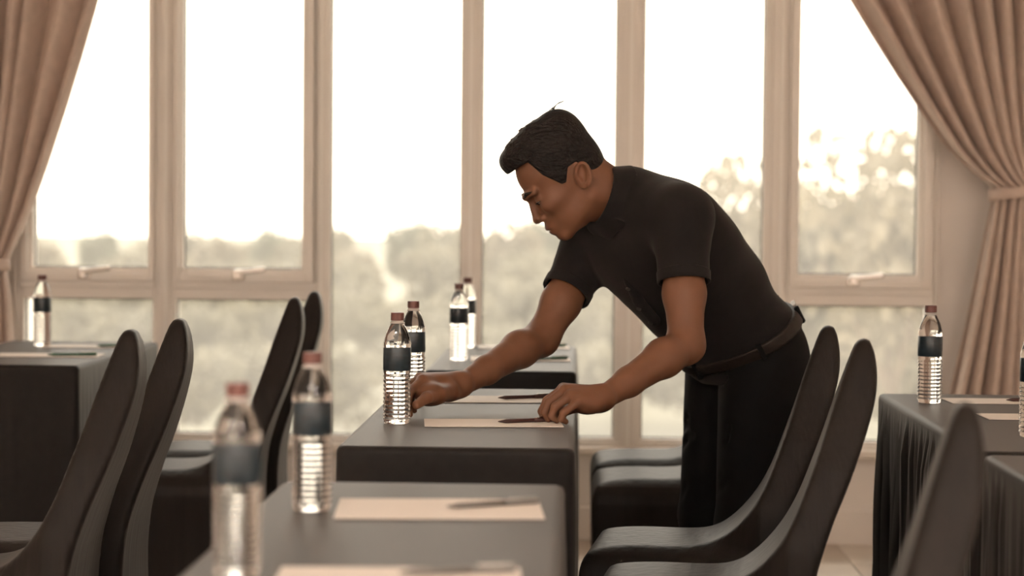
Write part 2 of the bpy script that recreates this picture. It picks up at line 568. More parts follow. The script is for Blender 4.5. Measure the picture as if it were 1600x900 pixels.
# ================================================================== CURTAINS
def curtain(name, left, right, y0, nf, seed, label, tie_z, band, mat, ztop=2.88):
    rng = np.random.RandomState(seed)
    nu, nv = 260, 90
    zs = np.linspace(ztop, 0.02, nv)
    # irregular pleat phase
    u = np.linspace(0, 1, nu)
    wv = 1 + .7 * np.interp(u, np.linspace(0, 1, nf + 1), rng.uniform(-1, 1, nf + 1))
    ph = np.cumsum(wv); ph = (ph - ph[0]) / (ph[-1] - ph[0]) * nf * 2 * PI
    am = np.interp(u, np.linspace(0, 1, nf + 1), rng.uniform(.5, 1.5, nf + 1))
    V = []
    for z in zs:
        xl = interp(left, z); xr = interp(right, z)
        wd = xr - xl
        d = abs(z - tie_z)
        tight = math.exp(-(d / .16) ** 2)
        a = (0.066 * (1 - .62 * tight)) * min(1, 1.1)
        warp = .35 * math.sin(z * 2.1 + seed)
        s = np.sin(ph + warp)
        y = y0 + am * a * (s + .22 * np.sin(2 * ph + 1.1 + z * .6)) - tight * .03 * np.sin(PI * u)
        x = xl + wd * u + .25 * a * np.cos(ph + warp) * np.sin(PI * u) ** .5
        V.append(np.stack([x, y, np.full(nu, z)], 1))
    V = np.concatenate(V)
    F = []
    for j in range(nv - 1):
        for i in range(nu - 1):
            p = j * nu + i
            F.append((p, p + 1, p + nu + 1, p + nu))
    cx = (interp(left, 0.05) + interp(right, 0.05)) / 2
    root = tag(empty(name, (cx, y0, 0)), label, 'curtain')
    V = V - np.array([cx, y0, 0])
    o = mesh_obj('curtain_panel', V.tolist(), F, mat, root, smooth=True)
    sol = o.modifiers.new('thickness', 'SOLIDIFY'); sol.thickness = .003
    # tie band: flattened loop
    bx0, bx1, bz, bh = band
    bm = bmesh.new()
    n = 48; rows = []
    for (off, dz) in ((0, -bh / 2), (.006, -bh / 2 * .8), (.006, bh / 2 * .8), (0, bh / 2), (-.006, bh / 2 * .8), (-.006, -bh / 2 * .8)):
        r_ = []
        for i in range(n):
            a = 2 * PI * i / n
            wob = .004 * math.sin(5 * a)
            r_.append(bm.verts.new(((bx0 + bx1) / 2 - cx + ((bx1 - bx0) / 2 + off + wob) * math.cos(a),
                                    -.018 + (.062 + off + wob) * math.sin(a), bz + dz + .012 * math.cos(a))))
        rows.append(r_)
    for q in range(6):
        a_, b_ = rows[q], rows[(q + 1) % 6]
        for i in range(n):
            j = (i + 1) % n
            bm.faces.new((a_[i], a_[j], b_[j], b_[i]))
    bm_obj('tieback', bm, mat, root, smooth=True)
    return root

def srt(l):
    return sorted(l)
RL = srt([(2.88, .58), (2.3, .76), (1.95, .942), (1.839, 1.01), (1.695, 1.102), (1.561, 1.193), (1.439, 1.284), (1.351, 1.374), (1.306, 1.442),
          (1.266, 1.446), (1.149, 1.422), (.88, 1.371), (.586, 1.309), (.02, 1.22)])
RR = srt([(2.88, 2.15), (1.95, 1.95), (1.5, 1.76), (1.29, 1.68), (1.1, 1.71), (.5, 1.83), (.02, 1.9)])
curtain('curtain', RL, RR, 6.86, 9, 3, 'taupe pleated curtain tied back at the right window edge', 1.286, (1.436, 1.69, 1.286, .042), M['curtain'])
LR = srt([(2.88, -1.56), (2.3, -1.64), (1.937, -1.715), (1.768, -1.765), (1.552, -1.833), (1.347, -1.902), (1.188, -1.96), (1.062, -2.017),
          (1.0, -2.045), (.96, -2.045), (.88, -2.03), (.707, -2.022), (.02, -1.98)])
LL = srt([(2.88, -2.85), (1.9, -2.62), (1.3, -2.38), (.98, -2.27), (.85, -2.30), (.02, -2.5)])
curtain('curtain', LL, LR, 6.86, 11, 12, 'taupe pleated curtain tied back at the left window edge', .98, (-2.28, -2.035, .985, .042), M['curtain'])

# ================================================================== TABLES
def table(x0, x1, y0, y1, seed, label, group='draped training tables', amp=.006, zt=.75):
    cx, cy = (x0 + x1) / 2, (y0 + y1) / 2
    root = tag(empty('draped_table', (cx, cy, 0)), label, 'table', group)
    rng = np.random.RandomState(seed)
    hx, hy = (x1 - x0) / 2, (y1 - y0) / 2
    # perimeter of a rounded rectangle, uniform arc length
    r = .018
    pts = []
    def arc(cx_, cy_, a0):
        for i in range(5):
            a = a0 + PI / 2 * i / 4
            pts.append((cx_ + r * math.cos(a), cy_ + r * math.sin(a), math.cos(a), math.sin(a)))
    def seg(ax, ay, bx, by, nx, ny):
        n = int(math.hypot(bx - ax, by - ay) / .011)
        for i in range(1, n):
            t = i / n
            pts.append((ax + (bx - ax) * t, ay + (by - ay) * t, nx, ny))
    arc(hx - r, hy - r, 0); seg(hx - r, hy, -hx + r, hy, 0, 1)
    arc(-hx + r, hy - r, PI / 2); seg(-hx, hy - r, -hx, -hy + r, -1, 0)
    arc(-hx + r, -hy + r, PI); seg(-hx + r, -hy, hx - r, -hy, 0, -1)
    arc(hx - r, -hy + r, 1.5 * PI); seg(hx, -hy + r, hx, hy - r, 1, 0)
    Pm = np.array(pts); n = len(Pm)
    s = np.concatenate([[0], np.cumsum(np.hypot(*np.diff(Pm[:, :2], axis=0).T))]); Ltot = s[-1] + .01
    comp = [(rng.randint(18, 44) if q < 3 else rng.randint(50, 120), rng.uniform(0, 6.28), rng.uniform(.5, 1) * (1 if q < 3 else .55), rng.uniform(-5, 5), rng.uniform(2, 7)) for q in range(9)]
    side = np.abs(Pm[:, 2])  # long sides crinkle more than the taut ends
    zl = [zt, zt, zt - .003, zt - .008, zt - .014, zt - .03, zt - .06] + list(np.linspace(zt - .1, .012, 30))
    ofs = [-.0165, -.012, -.004, -.0012, 0, 0, 0] + [0] * 30
    V = []
    for z, of in zip(zl, ofs):
        fall = max(0, zt - .02 - z)
        a = amp * min(1, fall / .07) * (.35 + .65 * side) * (1 + .5 * fall)
        f = np.zeros(n)
        for (fr, p0, wgt, dr, zz) in comp:
            f += wgt * np.sin(2 * PI * fr * s / Ltot + p0 + dr * .35 * np.sin(zz * fall + p0))
        f = f / 3.0
        o_ = of + a * (np.abs(f) * 1.2 - .35) + .006 * fall
        V.append(np.stack([Pm[:, 0] + Pm[:, 2] * o_, Pm[:, 1] + Pm[:, 3] * o_, np.full(n, z)], 1))
    V = np.concatenate(V)
    F = []
    for j in range(len(zl) - 1):
        for i in range(n):
            k = (i + 1) % n
            F.append((j * n + i, (j + 1) * n + i, (j + 1) * n + k, j * n + k))
    F.append(tuple(range(n)))
    nF = len(F)
    tcl = mesh_obj('tablecloth', V.tolist(), F, M['cloth'], root, smooth=True)
    tcl.data.polygons[nF - 1].use_smooth = False
    box('tabletop', M['wood'], (-hx + .012, hx - .012, -hy + .012, hy - .012, zt - .033, zt - .006), root, bev=.003)
    for sx_ in (-1, 1):
        for sy_ in (-1, 1):
            bm = bmesh.new()
            add_box(bm, sx_ * (hx - .06) - .016, sx_ * (hx - .06) + .016, sy_ * (hy - .08) - .016, sy_ * (hy - .08) + .016, 0, zt - .033, .003)
            bm_obj('leg', bm, M['chairleg'], root)
    return root

table(-.478, -.019, 1.95, 3.125, 1, 'charcoal cloth covered table nearest the camera, centre row')
table(-.452, -.004, 3.60, 4.865, 2, 'charcoal cloth covered table the man leans over')
table(-.432, -.004, 5.42, 6.50, 3, 'charcoal cloth covered table against the windows behind the man\'s arm')
table(-1.92, -1.416, 5.44, 6.50, 4, 'charcoal cloth covered table at the far left by the window')
table(.748, 1.24, 3.64, 4.86, 5, 'charcoal cloth covered table by the right curtain, cloth crinkled', amp=.016)
table(.748, 1.24, 2.38, 3.60, 6, 'charcoal cloth covered table cut off by the right edge of the picture', amp=.016)

# ================================================================== CHAIRS
def chair_meshes():
    prof = [(-.222, .004), (-.226, .30), (-.230, .40), (-.224, .437), (-.205, .458), (-.12, .468), (-.02, .466), (.03, .470), (.085, .492), (.14, .55),
            (.175, .615), (.205, .70), (.225, .76), (.246, .83), (.273, .910), (.286, .944), (.303, .950), (.318, .938), (.328, .885), (.323, .82),
            (.281, .69), (.238, .586), (.205, .47), (.204, .30), (.235, .004)]
    for _ in range(2):      # round the outline off
        prof = [q for i in range(len(prof)) for q in (
            (prof[i][0] * .75 + prof[(i + 1) % len(prof)][0] * .25, prof[i][1] * .75 + prof[(i + 1) % len(prof)][1] * .25),
            (prof[i][0] * .25 + prof[(i + 1) % len(prof)][0] * .75, prof[i][1] * .25 + prof[(i + 1) % len(prof)][1] * .75))]
    v = Vox((-.28, -.25, -.01), (.39, .25, .97), .0075)
    def fn(X, Y, Z):
        d = poly_sd(X + 0 * Z, Z + 0 * X, prof)
        wz = np.interp(Z, [0, .3, .45, .55, .70, .80, .88, .92, .945, .96], [.198, .194, .198, .186, .138, .094, .062, .046, .032, .02]).astype(np.float32)
        ws = np.interp(Z, [0, .3, .40, .43, .45, .465, .48], [.198, .194, .198, .190, .172, .145, .12]).astype(np.float32)
        b = np.clip((X - .04) / .12, 0, 1)
        wz = ws * (1 - b) + wz * b
        return smax(d, np.abs(Y) - wz, .014)
    v.op(fn, (-.28, -.25, 0), (.39, .25, .97), .001)
    # arched openings between the feet
    def tun_y(X, Y, Z):
        return (np.sqrt((X - .005) ** 2 / .165 ** 2 + (Z) ** 2 / .13 ** 2) - 1) * .165 + 0 * Y
    def tun_x(X, Y, Z):
        return (np.sqrt((Y) ** 2 / .145 ** 2 + (Z) ** 2 / .13 ** 2) - 1) * .145 + 0 * X
    v.op(tun_y, (-.28, -.25, -.01), (.39, .25, .30), .01, 'sub')
    v.op(tun_x, (-.28, -.25, -.01), (.39, .25, .30), .01, 'sub')
    return v.mesh()

def make_chair():
    root = empty('banquet_chair')
    P, F = chair_meshes()
    np_obj('stretch_cover', P, F, M['cover'], root)
    for (x, y) in ((-.205, -.18), (-.205, .18), (.222, -.18), (.222, .18)):
        bm = bmesh.new()
        lathe(bm, [(.013, 0), (.015, .004), (.0125, .02), (.0125, .09)], 12)
        for vv in bm.verts:
            vv.co.x += x; vv.co.y += y
        bm_obj('leg', bm, M['chairleg'], root, smooth=True)
    return root

def copy_tree(o, parent=None):
    c = o.copy(); COL.objects.link(c); c.parent = parent
    for ch in list(o.children):
        copy_tree(ch, c)
    return c

chair0 = make_chair()
CH = [(.226, 2.55, -9, 'dark covered chair nearest the camera at the lower right'),
      (.265, 3.88, -7, 'dark covered chair right of the man, the nearer of its pair'),
      (.255, 4.345, -7, 'dark covered chair right in front of the man\'s legs'),
      (.27, 5.45, 0, 'dark covered chair behind the man, its seat nearer the camera'),
      (.27, 5.89, 0, 'dark covered chair behind the man, its seat against the window sill'),
      (-1.205, 3.87, 4, 'dark covered chair at the left, leftmost high back'),
      (-1.195, 4.30, 4, 'dark covered chair at the left, second high back from the left edge'),
      (-1.112, 5.51, 4, 'dark covered chair behind the two front bottles'),
      (-1.117, 5.96, 4, 'dark covered chair nearest the window behind the capped bottle')]
for i, (x, y, rz, lb) in enumerate(CH):
    o = chair0 if i == 0 else copy_tree(chair0)
    o.location = (x, y, 0); o.rotation_euler.z = rad(rz)
    o.scale = (.92 if i == 0 else 1, 1, 1)
    tag(o, lb, 'chair', 'stretch-covered banquet chairs')

# ================================================================== BOTTLES
def make_bottle():
    root = empty('water_bottle')
    prof = [(.020, .0015), (.0255, .0), (.0275, .003)]
    z = .006
    while z < .100:
        prof += [(.0268, z), (.0288, z + .0032), (.0288, z + .0048), (.0268, z + .008)]
        z += .0088
    prof += [(.0278, z + .002), (.0282, .108), (.0282, .1605), (.0288, .163), (.0288, .167), (.0274, .171), (.0262, .1765), (.0235, .186), (.0196, .195), (.0160, .2025), (.0133, .2075), (.0122, .2085)]
    def mod(a, zz):
        if .01 < zz < .098:
            return 1 + .022 * math.cos(12 * a)
        if .17 < zz < .2:
            return 1 + .016 * math.cos(8 * a)
        return 1
    bm = bmesh.new()
    lathe(bm, prof, 48, mod)
    bm_obj('bottle_body', bm, M['water'], root, smooth=True)
    bm = bmesh.new()
    lathe(bm, [(.0286, .1105), (.0290, .1112), (.0290, .1575), (.0286, .1582), (.0283, .1575), (.0283, .1112)], 40)
    # open sleeve: remove the end caps
    bmesh.ops.delete(bm, geom=[f for f in bm.faces if len(f.verts) > 4], context='FACES')
    bm_obj('label', bm, M['label'], root, smooth=True)
    bm = bmesh.new()
    lathe(bm, [(.0125, .2072), (.0152, .2076), (.0152, .2098), (.0125, .2105), (.0122, .2145)], 24)
    bm_obj('neck_ring', bm, M['neck'], root, smooth=True)
    bm = bmesh.new()
    lathe(bm, [(.0134, .2140), (.0140, .2146), (.0140, .2160), (.0137, .2166), (.0137, .2285), (.0128, .230), (.010, .2302)], 36,
          lambda a, zz: 1 + (.022 if .2165 < zz < .2286 else 0) * (1 if int(a / (2 * PI) * 36) % 2 else 0))
    bm_obj('cap', bm, M['cap'], root)
    return root

bot0 = make_bottle()
BT = [(-.404, 2.287, 'water bottle nearest the camera at the near table corner'),
      (-.387, 2.811, 'water bottle second from the camera on the near table'),
      (-.375, 4.006, 'water bottle the man is setting down with his hand'),
      (-.389, 4.56, 'water bottle just behind the one the man touches'),
      (-.358, 5.807, 'water bottle nearer of two on the far centre table'),
      (-.366, 6.38, 'water bottle mostly hidden behind another on the far centre table'),
      (-1.735, 6.218, 'water bottle on the far left table by the window'),
      (.831, 4.605, 'water bottle standing on the right table beside the curtain'),
      (.912, 3.90, 'water bottle cut off by the right edge of the picture')]
for i, (x, y, lb) in enumerate(BT):
    o = bot0 if i == 0 else copy_tree(bot0)
    o.location = (x, y, .7512); o.rotation_euler.z = i * .7
    tag(o, lb, 'bottle', 'water bottles on the tables')

# ================================================================== PAPERS AND PENS
def paper(x, y, wd, dp, rz, label):
    o = box('notepaper', M['paper'], (-wd / 2, wd / 2, -dp / 2, dp / 2, 0, .0016))
    o.location = (x, y, .7515); o.rotation_euler.z = rad(rz)
    tag(o, label, 'paper', 'sheets of paper on the tables')
paper(-.201, 2.828, .30, .19, 4, 'white paper behind the second bottle on the near table')
paper(-.208, 2.25, .29, .19, 3, 'white paper at the bottom edge of the picture on the near table')
paper(-.176, 4.024, .285, .145, 5, 'white paper under the man\'s nearer hand')
paper(-.204, 4.55, .30, .16, 5, 'white paper behind the man\'s two hands')
paper(-.176, 5.87, .30, .18, 3, 'white paper nearer of two on the far centre table')
paper(-.18, 6.40, .30, .14, 3, 'white paper farther of two on the far centre table')
paper(-1.58, 6.21, .28, .13, 3, 'white paper beside the bottle on the far left table')
paper(-1.60, 5.80, .32, .15, 3, 'white paper nearest on the far left table')
paper(1.03, 4.655, .30, .13, 2, 'white paper beside the bottle by the right curtain')
paper(1.04, 4.29, .30, .12, 2, 'white paper in the middle on the right table')
paper(1.065, 3.96, .26, .12, 2, 'white paper by the cut-off bottle on the right table')

def make_pen(name, mat, a, b, label):
    a = Vector((a[0], a[1], .7578)); b = Vector((b[0], b[1], .7578))
    d = b - a; L = d.length
    root = empty(name, a, math.atan2(d.y, d.x))
    bm = bmesh.new()
    lathe(bm, [(.0010, 0), (.0034, .012), (.0044, .018), (.0044, L * .62)], 14)
    rot = Matrix.Rotation(PI / 2, 4, 'Y')
    bmesh.ops.transform(bm, matrix=rot, verts=bm.verts)
    bm_obj('barrel', bm, mat, root, smooth=True)
    bm = bmesh.new()
    lathe(bm, [(.0044, L * .62), (.0048, L * .625), (.0048, L - .004), (.0036, L)], 14)
    bmesh.ops.transform(bm, matrix=rot, verts=bm.verts)
    bm_obj('pen_cap', bm, mat, root, smooth=True)
    box('clip', M['metal'], (L * .68, L - .002, -.0012, .0012, .0044, .0066), root)
    tag(root, label, 'pen', 'pens on the papers')
make_pen('pen', M['pen_grey'], (-.189, 2.815), (-.057, 2.885), 'grey pen on the near paper behind the second bottle')
make_pen('pen', M['pen_grey'], (-.21, 2.285), (-.073, 2.32), 'grey pen at the bottom edge of the picture')
make_pen('pen', M['pen_brown'], (-.164, 4.0), (-.045, 4.06), 'dark brown pen held under the man\'s nearer hand')
make_pen('pen', M['pen_brown'], (-.186, 4.53), (-.053, 4.60), 'dark brown pen on the paper behind the man\'s hands')
make_pen('pen', M['pen_green'], (-.166, 5.78), (-.031, 5.86), 'green pen nearer of two on the far centre table')
make_pen('pen', M['pen_green'], (-.17, 6.36), (-.039, 6.44), 'green pen farther of two on the far centre table')
make_pen('pen', M['pen_green'], (-1.545, 6.17), (-1.45, 6.20), 'green pen farther of two on the far left table')
make_pen('pen', M['pen_green'], (-1.588, 5.75), (-1.45, 5.79), 'green pen nearer of two on the far left table')
make_pen('pen', M['pen_brown'], (1.017, 4.63), (1.14, 4.66), 'dark pen on the paper by the right curtain')

# ================================================================== THE MAN
nS = np.array([.228, 4.36, 1.185]); nE = np.array([.238, 4.27, .902]); nW = np.array([.053, 4.075, .802])
fS = np.array([.026, 4.62, 1.108]); fE = np.array([-.085, 4.49, .900]); fW = np.array([-.255, 4.25, .812])
pel = np.array([.400, 4.74, .865])
mid = (nS + fS) / 2
T = (mid - pel); TL = np.linalg.norm(T); T = T / TL
S = nS - fS; S = S - T * (S @ T); S = S / np.linalg.norm(S)
Fv = np.cross(S, T)
TB = np.array([S, T, Fv])
# head frame
th, yw = rad(40), rad(7)
Fh = np.array([-math.cos(th), 0, -math.sin(th)]); Uh = np.array([-math.sin(th), 0, math.cos(th)])
Rz_ = np.array([[math.cos(yw), -math.sin(yw), 0], [math.sin(yw), math.cos(yw), 0], [0, 0, 1]])
Fh = Rz_ @ Fh; Uh = Rz_ @ Uh; Lh = np.cross(Uh, Fh)
HB = np.array([Fh, Lh, Uh])
H0 = np.array([.004, 4.40, 1.274]) - Lh * .074
def hp(f, l, u):
    return H0 + Fh * f + Lh * l + Uh * u
MAN0 = np.array([.39, 4.74, 0.0])

def build_head():
    v = Vox((-.20, 4.26, 1.06), (.17, 4.66, 1.47), .0018)
    E = lambda c, r, k=.012, mode='add', B=None: v.ell(hp(*c), r, HB if B is None else B, k, mode)
    E((.018, 0, .055), (.094, .072, .092))
    E((.050, 0, .060), (.060, .058, .058), .02)
    E((.054, 0, -.005), (.060, .057, .075), .02)
    for s_ in (-1, 1):
        E((.082, s_ * .043, -.004), (.030, .021, .022), .02)
        v.cap(hp(.012, s_ * .054, -.048), hp(.098, s_ * .014, -.080), .017, .015, .02)
    E((.068, 0, -.045), (.052, .050, .046), .02)
    E((.106, 0, -.078), (.0175, .024, .017), .014)
    E((.104, 0, -.044), (.0235, .028, .026), .012)
    # nose
    v.cap(hp(.1175, 0, .026), hp(.131, 0, -.012), .0075, .0105, .010)
    E((.1325, 0, -.0165), (.0115, .0115, .0095), .005)
    for s_ in (-1, 1):
        E((.1215, s_ * .0125, -.021), (.0115, .0075, .0080), .005)
        E((.1265, s_ * .0068, -.0275), (.006, .0035, .003), .002, 'sub')
        v.cap(hp(.1215, s_ * .010, .0405), hp(.104, s_ * .046, .040), .0085, .0075, .012)
        E((.123, s_ * .031, .020), (.0155, .018, .011), .012, 'sub')
        # eyelids closing over the eye
        E((.0990, s_ * .0315, .0185), (.0145, .0165, .0120), .004)
    # lips
    E((.1110, 0, -.0530), (.0180, .024, .018), .010)
    E((.1245, 0, -.0460), (.0085, .020, .0062), .007)
    E((.1200, 0, -.0600), (.0085, .0175, .0068), .007)
    E((.1330, 0, -.0530), (.0075, .020, .0011), .003, 'sub')
    for s_ in (-1, 1):   # eye slit
        v.cap(hp(.1160, s_ * .022, .0150), hp(.108, s_ * .044, .0155), .0018, .0016, .002, 'sub')
    # ears
    for s_ in (-1, 1):
        tilt = rad(32)
        ca, sa = math.cos(tilt), math.sin(tilt)
        out = rad(22) * s_
        ef = Fh * ca + Uh * sa; eu = -Fh * sa + Uh * ca
        el = Lh * math.cos(out) + ef * math.sin(out) * s_ * s_
        en = np.cross(eu, ef)
        e2 = ef * math.cos(out) - Lh * math.sin(out)
        e3 = np.cross(eu, e2)
        B = np.array([e2, e3, eu])
        c = hp(-.004, s_ * .0775, .000)
        v.ell(c, (.0185, .0070, .0310), B, .005)
        v.ell(c + Lh * s_ * .007 + e2 * .003 + eu * .003, (.0115, .0100, .0200), B, .003, 'sub')
        rim = [c + Lh * s_ * .004 + e2 * .0165 * math.cos(a_) + eu * .0285 * math.sin(a_) for a_ in np.linspace(.35, 4.1, 12)]
        for ra_, rb_ in zip(rim[:-1], rim[1:]):
            v.cap(ra_, rb_, .0034, .0034, .003)
        v.ell(hp(.010, s_ * .076, -.004), (.005, .005, .007), HB, .004)
    # neck
    nb = np.array([.125, 4.495, 1.190])
    v.cap(hp(-.012, 0, -.005), nb, .060, .064, .03)
    v.cap(hp(.030, 0, -.055), np.array([.050, 4.466, 1.229]) - Fv * .006, .040, .034, .03)
    P, F = v.mesh()
    return P, F

def build_arms():
    v = Vox((-.42, 3.93, .735), (.60, 4.90, 1.30), .0026)
    # trunk inside the clothes
    v.cap(pel, pel + T * .30, .085, .095, .03)
    v.cap(pel + T * .30, pel + T * .40, .085, .070, .03)
    v.cap(mid, np.array([.125, 4.495, 1.195]), .05, .05, .03)
    for (s0, e0, w0, far) in ((nS, nE, nW, 0), (fS, fE, fW, 1)):
        v.cap(mid * .35 + s0 * .65, s0, .052, .050, .03)
        v.cap(s0, s0 * .62 + e0 * .38, .042, .042, .02)
        v.cap(s0 * .62 + e0 * .38, s0 * .40 + e0 * .60, .042, .0455, .02)
        v.cap(s0 * .40 + e0 * .60, e0, .0455, .0375, .02)
        m1 = e0 * .72 + w0 * .28
        bulge = np.array([0, 0, .004])
        v.cap(e0, m1 + bulge, .0375, .041, .025)
        v.cap(m1 + bulge, e0 * .3 + w0 * .7, .040, .031, .02)
        v.cap(e0 * .3 + w0 * .7, w0, .0305, .0245, .015)
    # ---- far (right) hand, closed around the foot of the bottle
    K = {'i': [(-.333, 4.150, .829), (-.356, 4.092, .809), (-.359, 4.062, .783), (-.352, 4.052, .765)],
         'm': [(-.341, 4.176, .831), (-.368, 4.120, .812), (-.372, 4.088, .785), (-.362, 4.076, .766)],
         'r': [(-.341, 4.202, .825), (-.370, 4.150, .804), (-.373, 4.118, .779), (-.362, 4.106, .765)],
         'l': [(-.331, 4.224, .815), (-.357, 4.182, .796), (-.360, 4.153, .776), (-.350, 4.142, .764)]}
    R_ = {'i': (.0105, .0095, .0085, .0072), 'm': (.0105, .0098, .0088, .0074), 'r': (.0102, .0092, .0082, .007), 'l': (.0092, .0082, .0072, .0062)}
    def hand(K, R_, w0, thumb, rt, heel):
        for q in 'imrl':
            k0 = np.array(K[q][0])
            v.cap(w0 * .95 + k0 * .05, k0, .0195, R_[q][0] + .0025, .018)
        for (hc, hr) in heel:
            v.ell(hc, hr, None, .024)
        for q in 'imrl':
            p = [np.array(x) for x in K[q]]
            for a in range(3):
                v.cap(p[a], p[a + 1], R_[q][a], R_[q][a + 1], .0035)
        for a in range(len(thumb) - 1):
            v.cap(thumb[a], thumb[a + 1], rt[a], rt[a + 1], .018 if a == 0 else .005)
    hand(K, R_, fW, [(-.278, 4.190, .802), (-.297, 4.125, .801), (-.319, 4.078, .798), (-.337, 4.040, .786)], (.0185, .0150, .0125, .0095),
         [((-.285, 4.215, .795), (.030, .030, .018)), ((-.318, 4.130, .806), (.030, .038, .020)), ((-.318, 4.15, .790), (.026, .040, .015))])
    # ---- near (left) hand resting on the paper, back of the hand up
    K2 = {'i': [(-.030, 4.075, .821), (-.064, 4.068, .796), (-.075, 4.062, .774), (-.071, 4.060, .7605)],
          'm': [(-.026, 4.050, .820), (-.060, 4.043, .795), (-.069, 4.040, .774), (-.061, 4.042, .7600)],
          'r': [(-.014, 4.026, .811), (-.046, 4.018, .788), (-.053, 4.018, .769), (-.043, 4.022, .7595)],
          'l': [(.002, 4.006, .800), (-.028, 3.997, .778), (-.033, 3.998, .765), (-.024, 4.004, .7590)]}
    hand(K2, R_, nW, [(.035, 4.085, .790), (-.005, 4.100, .780), (-.032, 4.092, .769), (-.050, 4.078, .761)], (.018, .012, .010, .0085),
         [((.018, 4.040, .792), (.034, .028, .020))])
    return v.mesh()

Ph, Fhd = build_head()
Pa, Fa = build_arms()
Pb = np.concatenate([Ph, Pa]); Fb = np.concatenate([Fhd, Fa + len(Ph)])
ctr = Pb[Fb].mean(1)
loc = (ctr - H0) @ HB.T
lip = ((((loc[:, 0] - .128) / .012) ** 2 + (loc[:, 1] / .021) ** 2 + ((loc[:, 2] + .0445) / .0058) ** 2) < 1) | \
      ((((loc[:, 0] - .122) / .012) ** 2 + (loc[:, 1] / .018) ** 2 + ((loc[:, 2] + .0610) / .0062) ** 2) < 1)
man = np_obj('person', Pb, Fb, [M['skin'], M['lips']], None, MAN0, lip.astype(int))
tag(man, 'man in black polo shirt bending over a table to set down a bottle', 'person')

def part(name, v, mat, parent=None, loc=None):
    P, F = v.mesh()
    if parent is None:
        return np_obj(name, P, F, mat, man, (0, 0, 0)) if False else _part(name, P, F, mat, man)
    return _part(name, P, F, mat, parent)
def _part(name, P, F, mat, parent):
    o = np_obj(name, np.asarray(P) - MAN0, F, mat, parent, (0, 0, 0))
    return o

# hair
v = Vox((-.22, 4.26, 1.16), (.12, 4.66, 1.50), .002)
E = lambda c, r, k=.012, mode='add': v.ell(hp(*c), r, HB, k, mode)
E((.018, 0, .060), (.101, .0775, .100))
E((.030, 0, .098), (.088, .064, .066), .02)
E((.078, 0, .125), (.040, .050, .030), .02)
E((.098, .004, .128), (.022, .040, .022), .014)
E((-.035, 0, .105), (.050, .060, .056), .02)
E((-.030, 0, .020), (.048, .064, .060), .02)
rs = np.random.RandomState(5)
for q in range(150):     # tufts combed forward over the crown
    f = rs.uniform(-.05, .10); l = rs.uniform(-.055, .055)
    u = .060 + .100 * math.sqrt(max(.05, 1 - ((f - .018) / .125) ** 2 - (l / .080) ** 2)) + .004
    a = hp(f, l, u - .004); b = hp(f + rs.uniform(.010, .022), l + rs.uniform(-.006, .006), u + rs.uniform(.0, .006) - (.010 if f > .07 else 0))
    v.cap(a, b, .0045, .0018, .004)
hair_poly = [(.150, .100), (.118, .106), (.100, .106), (.0715, .102), (.066, .058), (.052, .030), (.045, .014), (.034, .010), (.020, .026), (.010, .036),
             (-.012, .034), (-.021, .010), (-.026, -.018), (-.060, -.032), (-.140, -.03), (-.14, .25), (.16, .25)]
def hp_fn(X, Y, Z):
    f = (X - H0[0]) * Fh[0] + (Y - H0[1]) * Fh[1] + (Z - H0[2]) * Fh[2]
    u = (X - H0[0]) * Uh[0] + (Y - H0[1]) * Uh[1] + (Z - H0[2]) * Uh[2]
    return -poly_sd(f, u, hair_poly)
v.op(hp_fn, (-.22, 4.26, 1.16), (.12, 4.66, 1.50), .006, 'sub')
part('hair', v, M['hair'])
# loose strands on the crown
hair_o = man.children[-1]
bm = bmesh.new()
for q in range(9):
    f0 = -.040 + rs.uniform(-.015, .015); l0 = rs.uniform(-.02, .03)
    p = [hp(f0 - .012 * t * (1 + q % 3 * .4) - .004 * t * t * (q % 2), l0 + .006 * t, .154 + .010 * t * (1.6 - t)) for t in (0, .5, 1.0, 1.5)]
    for a, b in zip(p[:-1], p[1:]):
        d = Vector(b - a); L = d.length
        r_ = bmesh.ops.create_cone(bm, cap_ends=True, segments=5, radius1=.0008, radius2=.0006, depth=L)
        mt = Matrix.Translation(Vector((a + b) / 2 - MAN0)) @ d.to_track_quat('Z', 'Y').to_matrix().to_4x4()
        bmesh.ops.transform(bm, matrix=mt, verts=r_['verts'])
bm_obj('loose_strands', bm, M['hair'], hair_o)

# eyebrows and eyes
for s_ in (-1, 1):
    v = Vox(hp(.11, s_ * .030, .042) - .04, hp(.11, s_ * .030, .042) + .04, .0014)
    v.cap(hp(.1245, s_ * .013, .0410), hp(.1205, s_ * .030, .0465), .0042, .0042, .002)
    v.cap(hp(.1205, s_ * .030, .0465), hp(.1065, s_ * .0505, .0430), .0042, .0020, .002)
    part('eyebrow', v, M['hair'])
    bm = bmesh.new()
    bmesh.ops.create_uvsphere(bm, u_segments=20, v_segments=12, radius=.0118)
    c = hp(.1015, s_ * .0315, .0175) - MAN0
    bmesh.ops.translate(bm, vec=Vector(c), verts=bm.verts)
    eye = bm_obj('eye', bm, M['eyewhite'], man, smooth=True)
    bm = bmesh.new()
    bmesh.ops.create_uvsphere(bm, u_segments=16, v_segments=8, radius=.0055)
    c = hp(.1015 + .0078, s_ * .0315, .0175 - .004) - MAN0
    bmesh.ops.translate(bm, vec=Vector(c), verts=bm.verts)
    bm_obj('iris', bm, M['iris'], eye, smooth=True)
    v = Vox(hp(.11, s_ * .032, .014) - .03, hp(.11, s_ * .032, .014) + .03, .0011)
    v.cap(hp(.1155, s_ * .021, .0140), hp(.1145, s_ * .033, .0150), .0014, .0016, .002)
    v.cap(hp(.1145, s_ * .033, .0150), hp(.105, s_ * .0475, .0150), .0016, .0012, .002)
    part('eyelash', v, M['hair'])

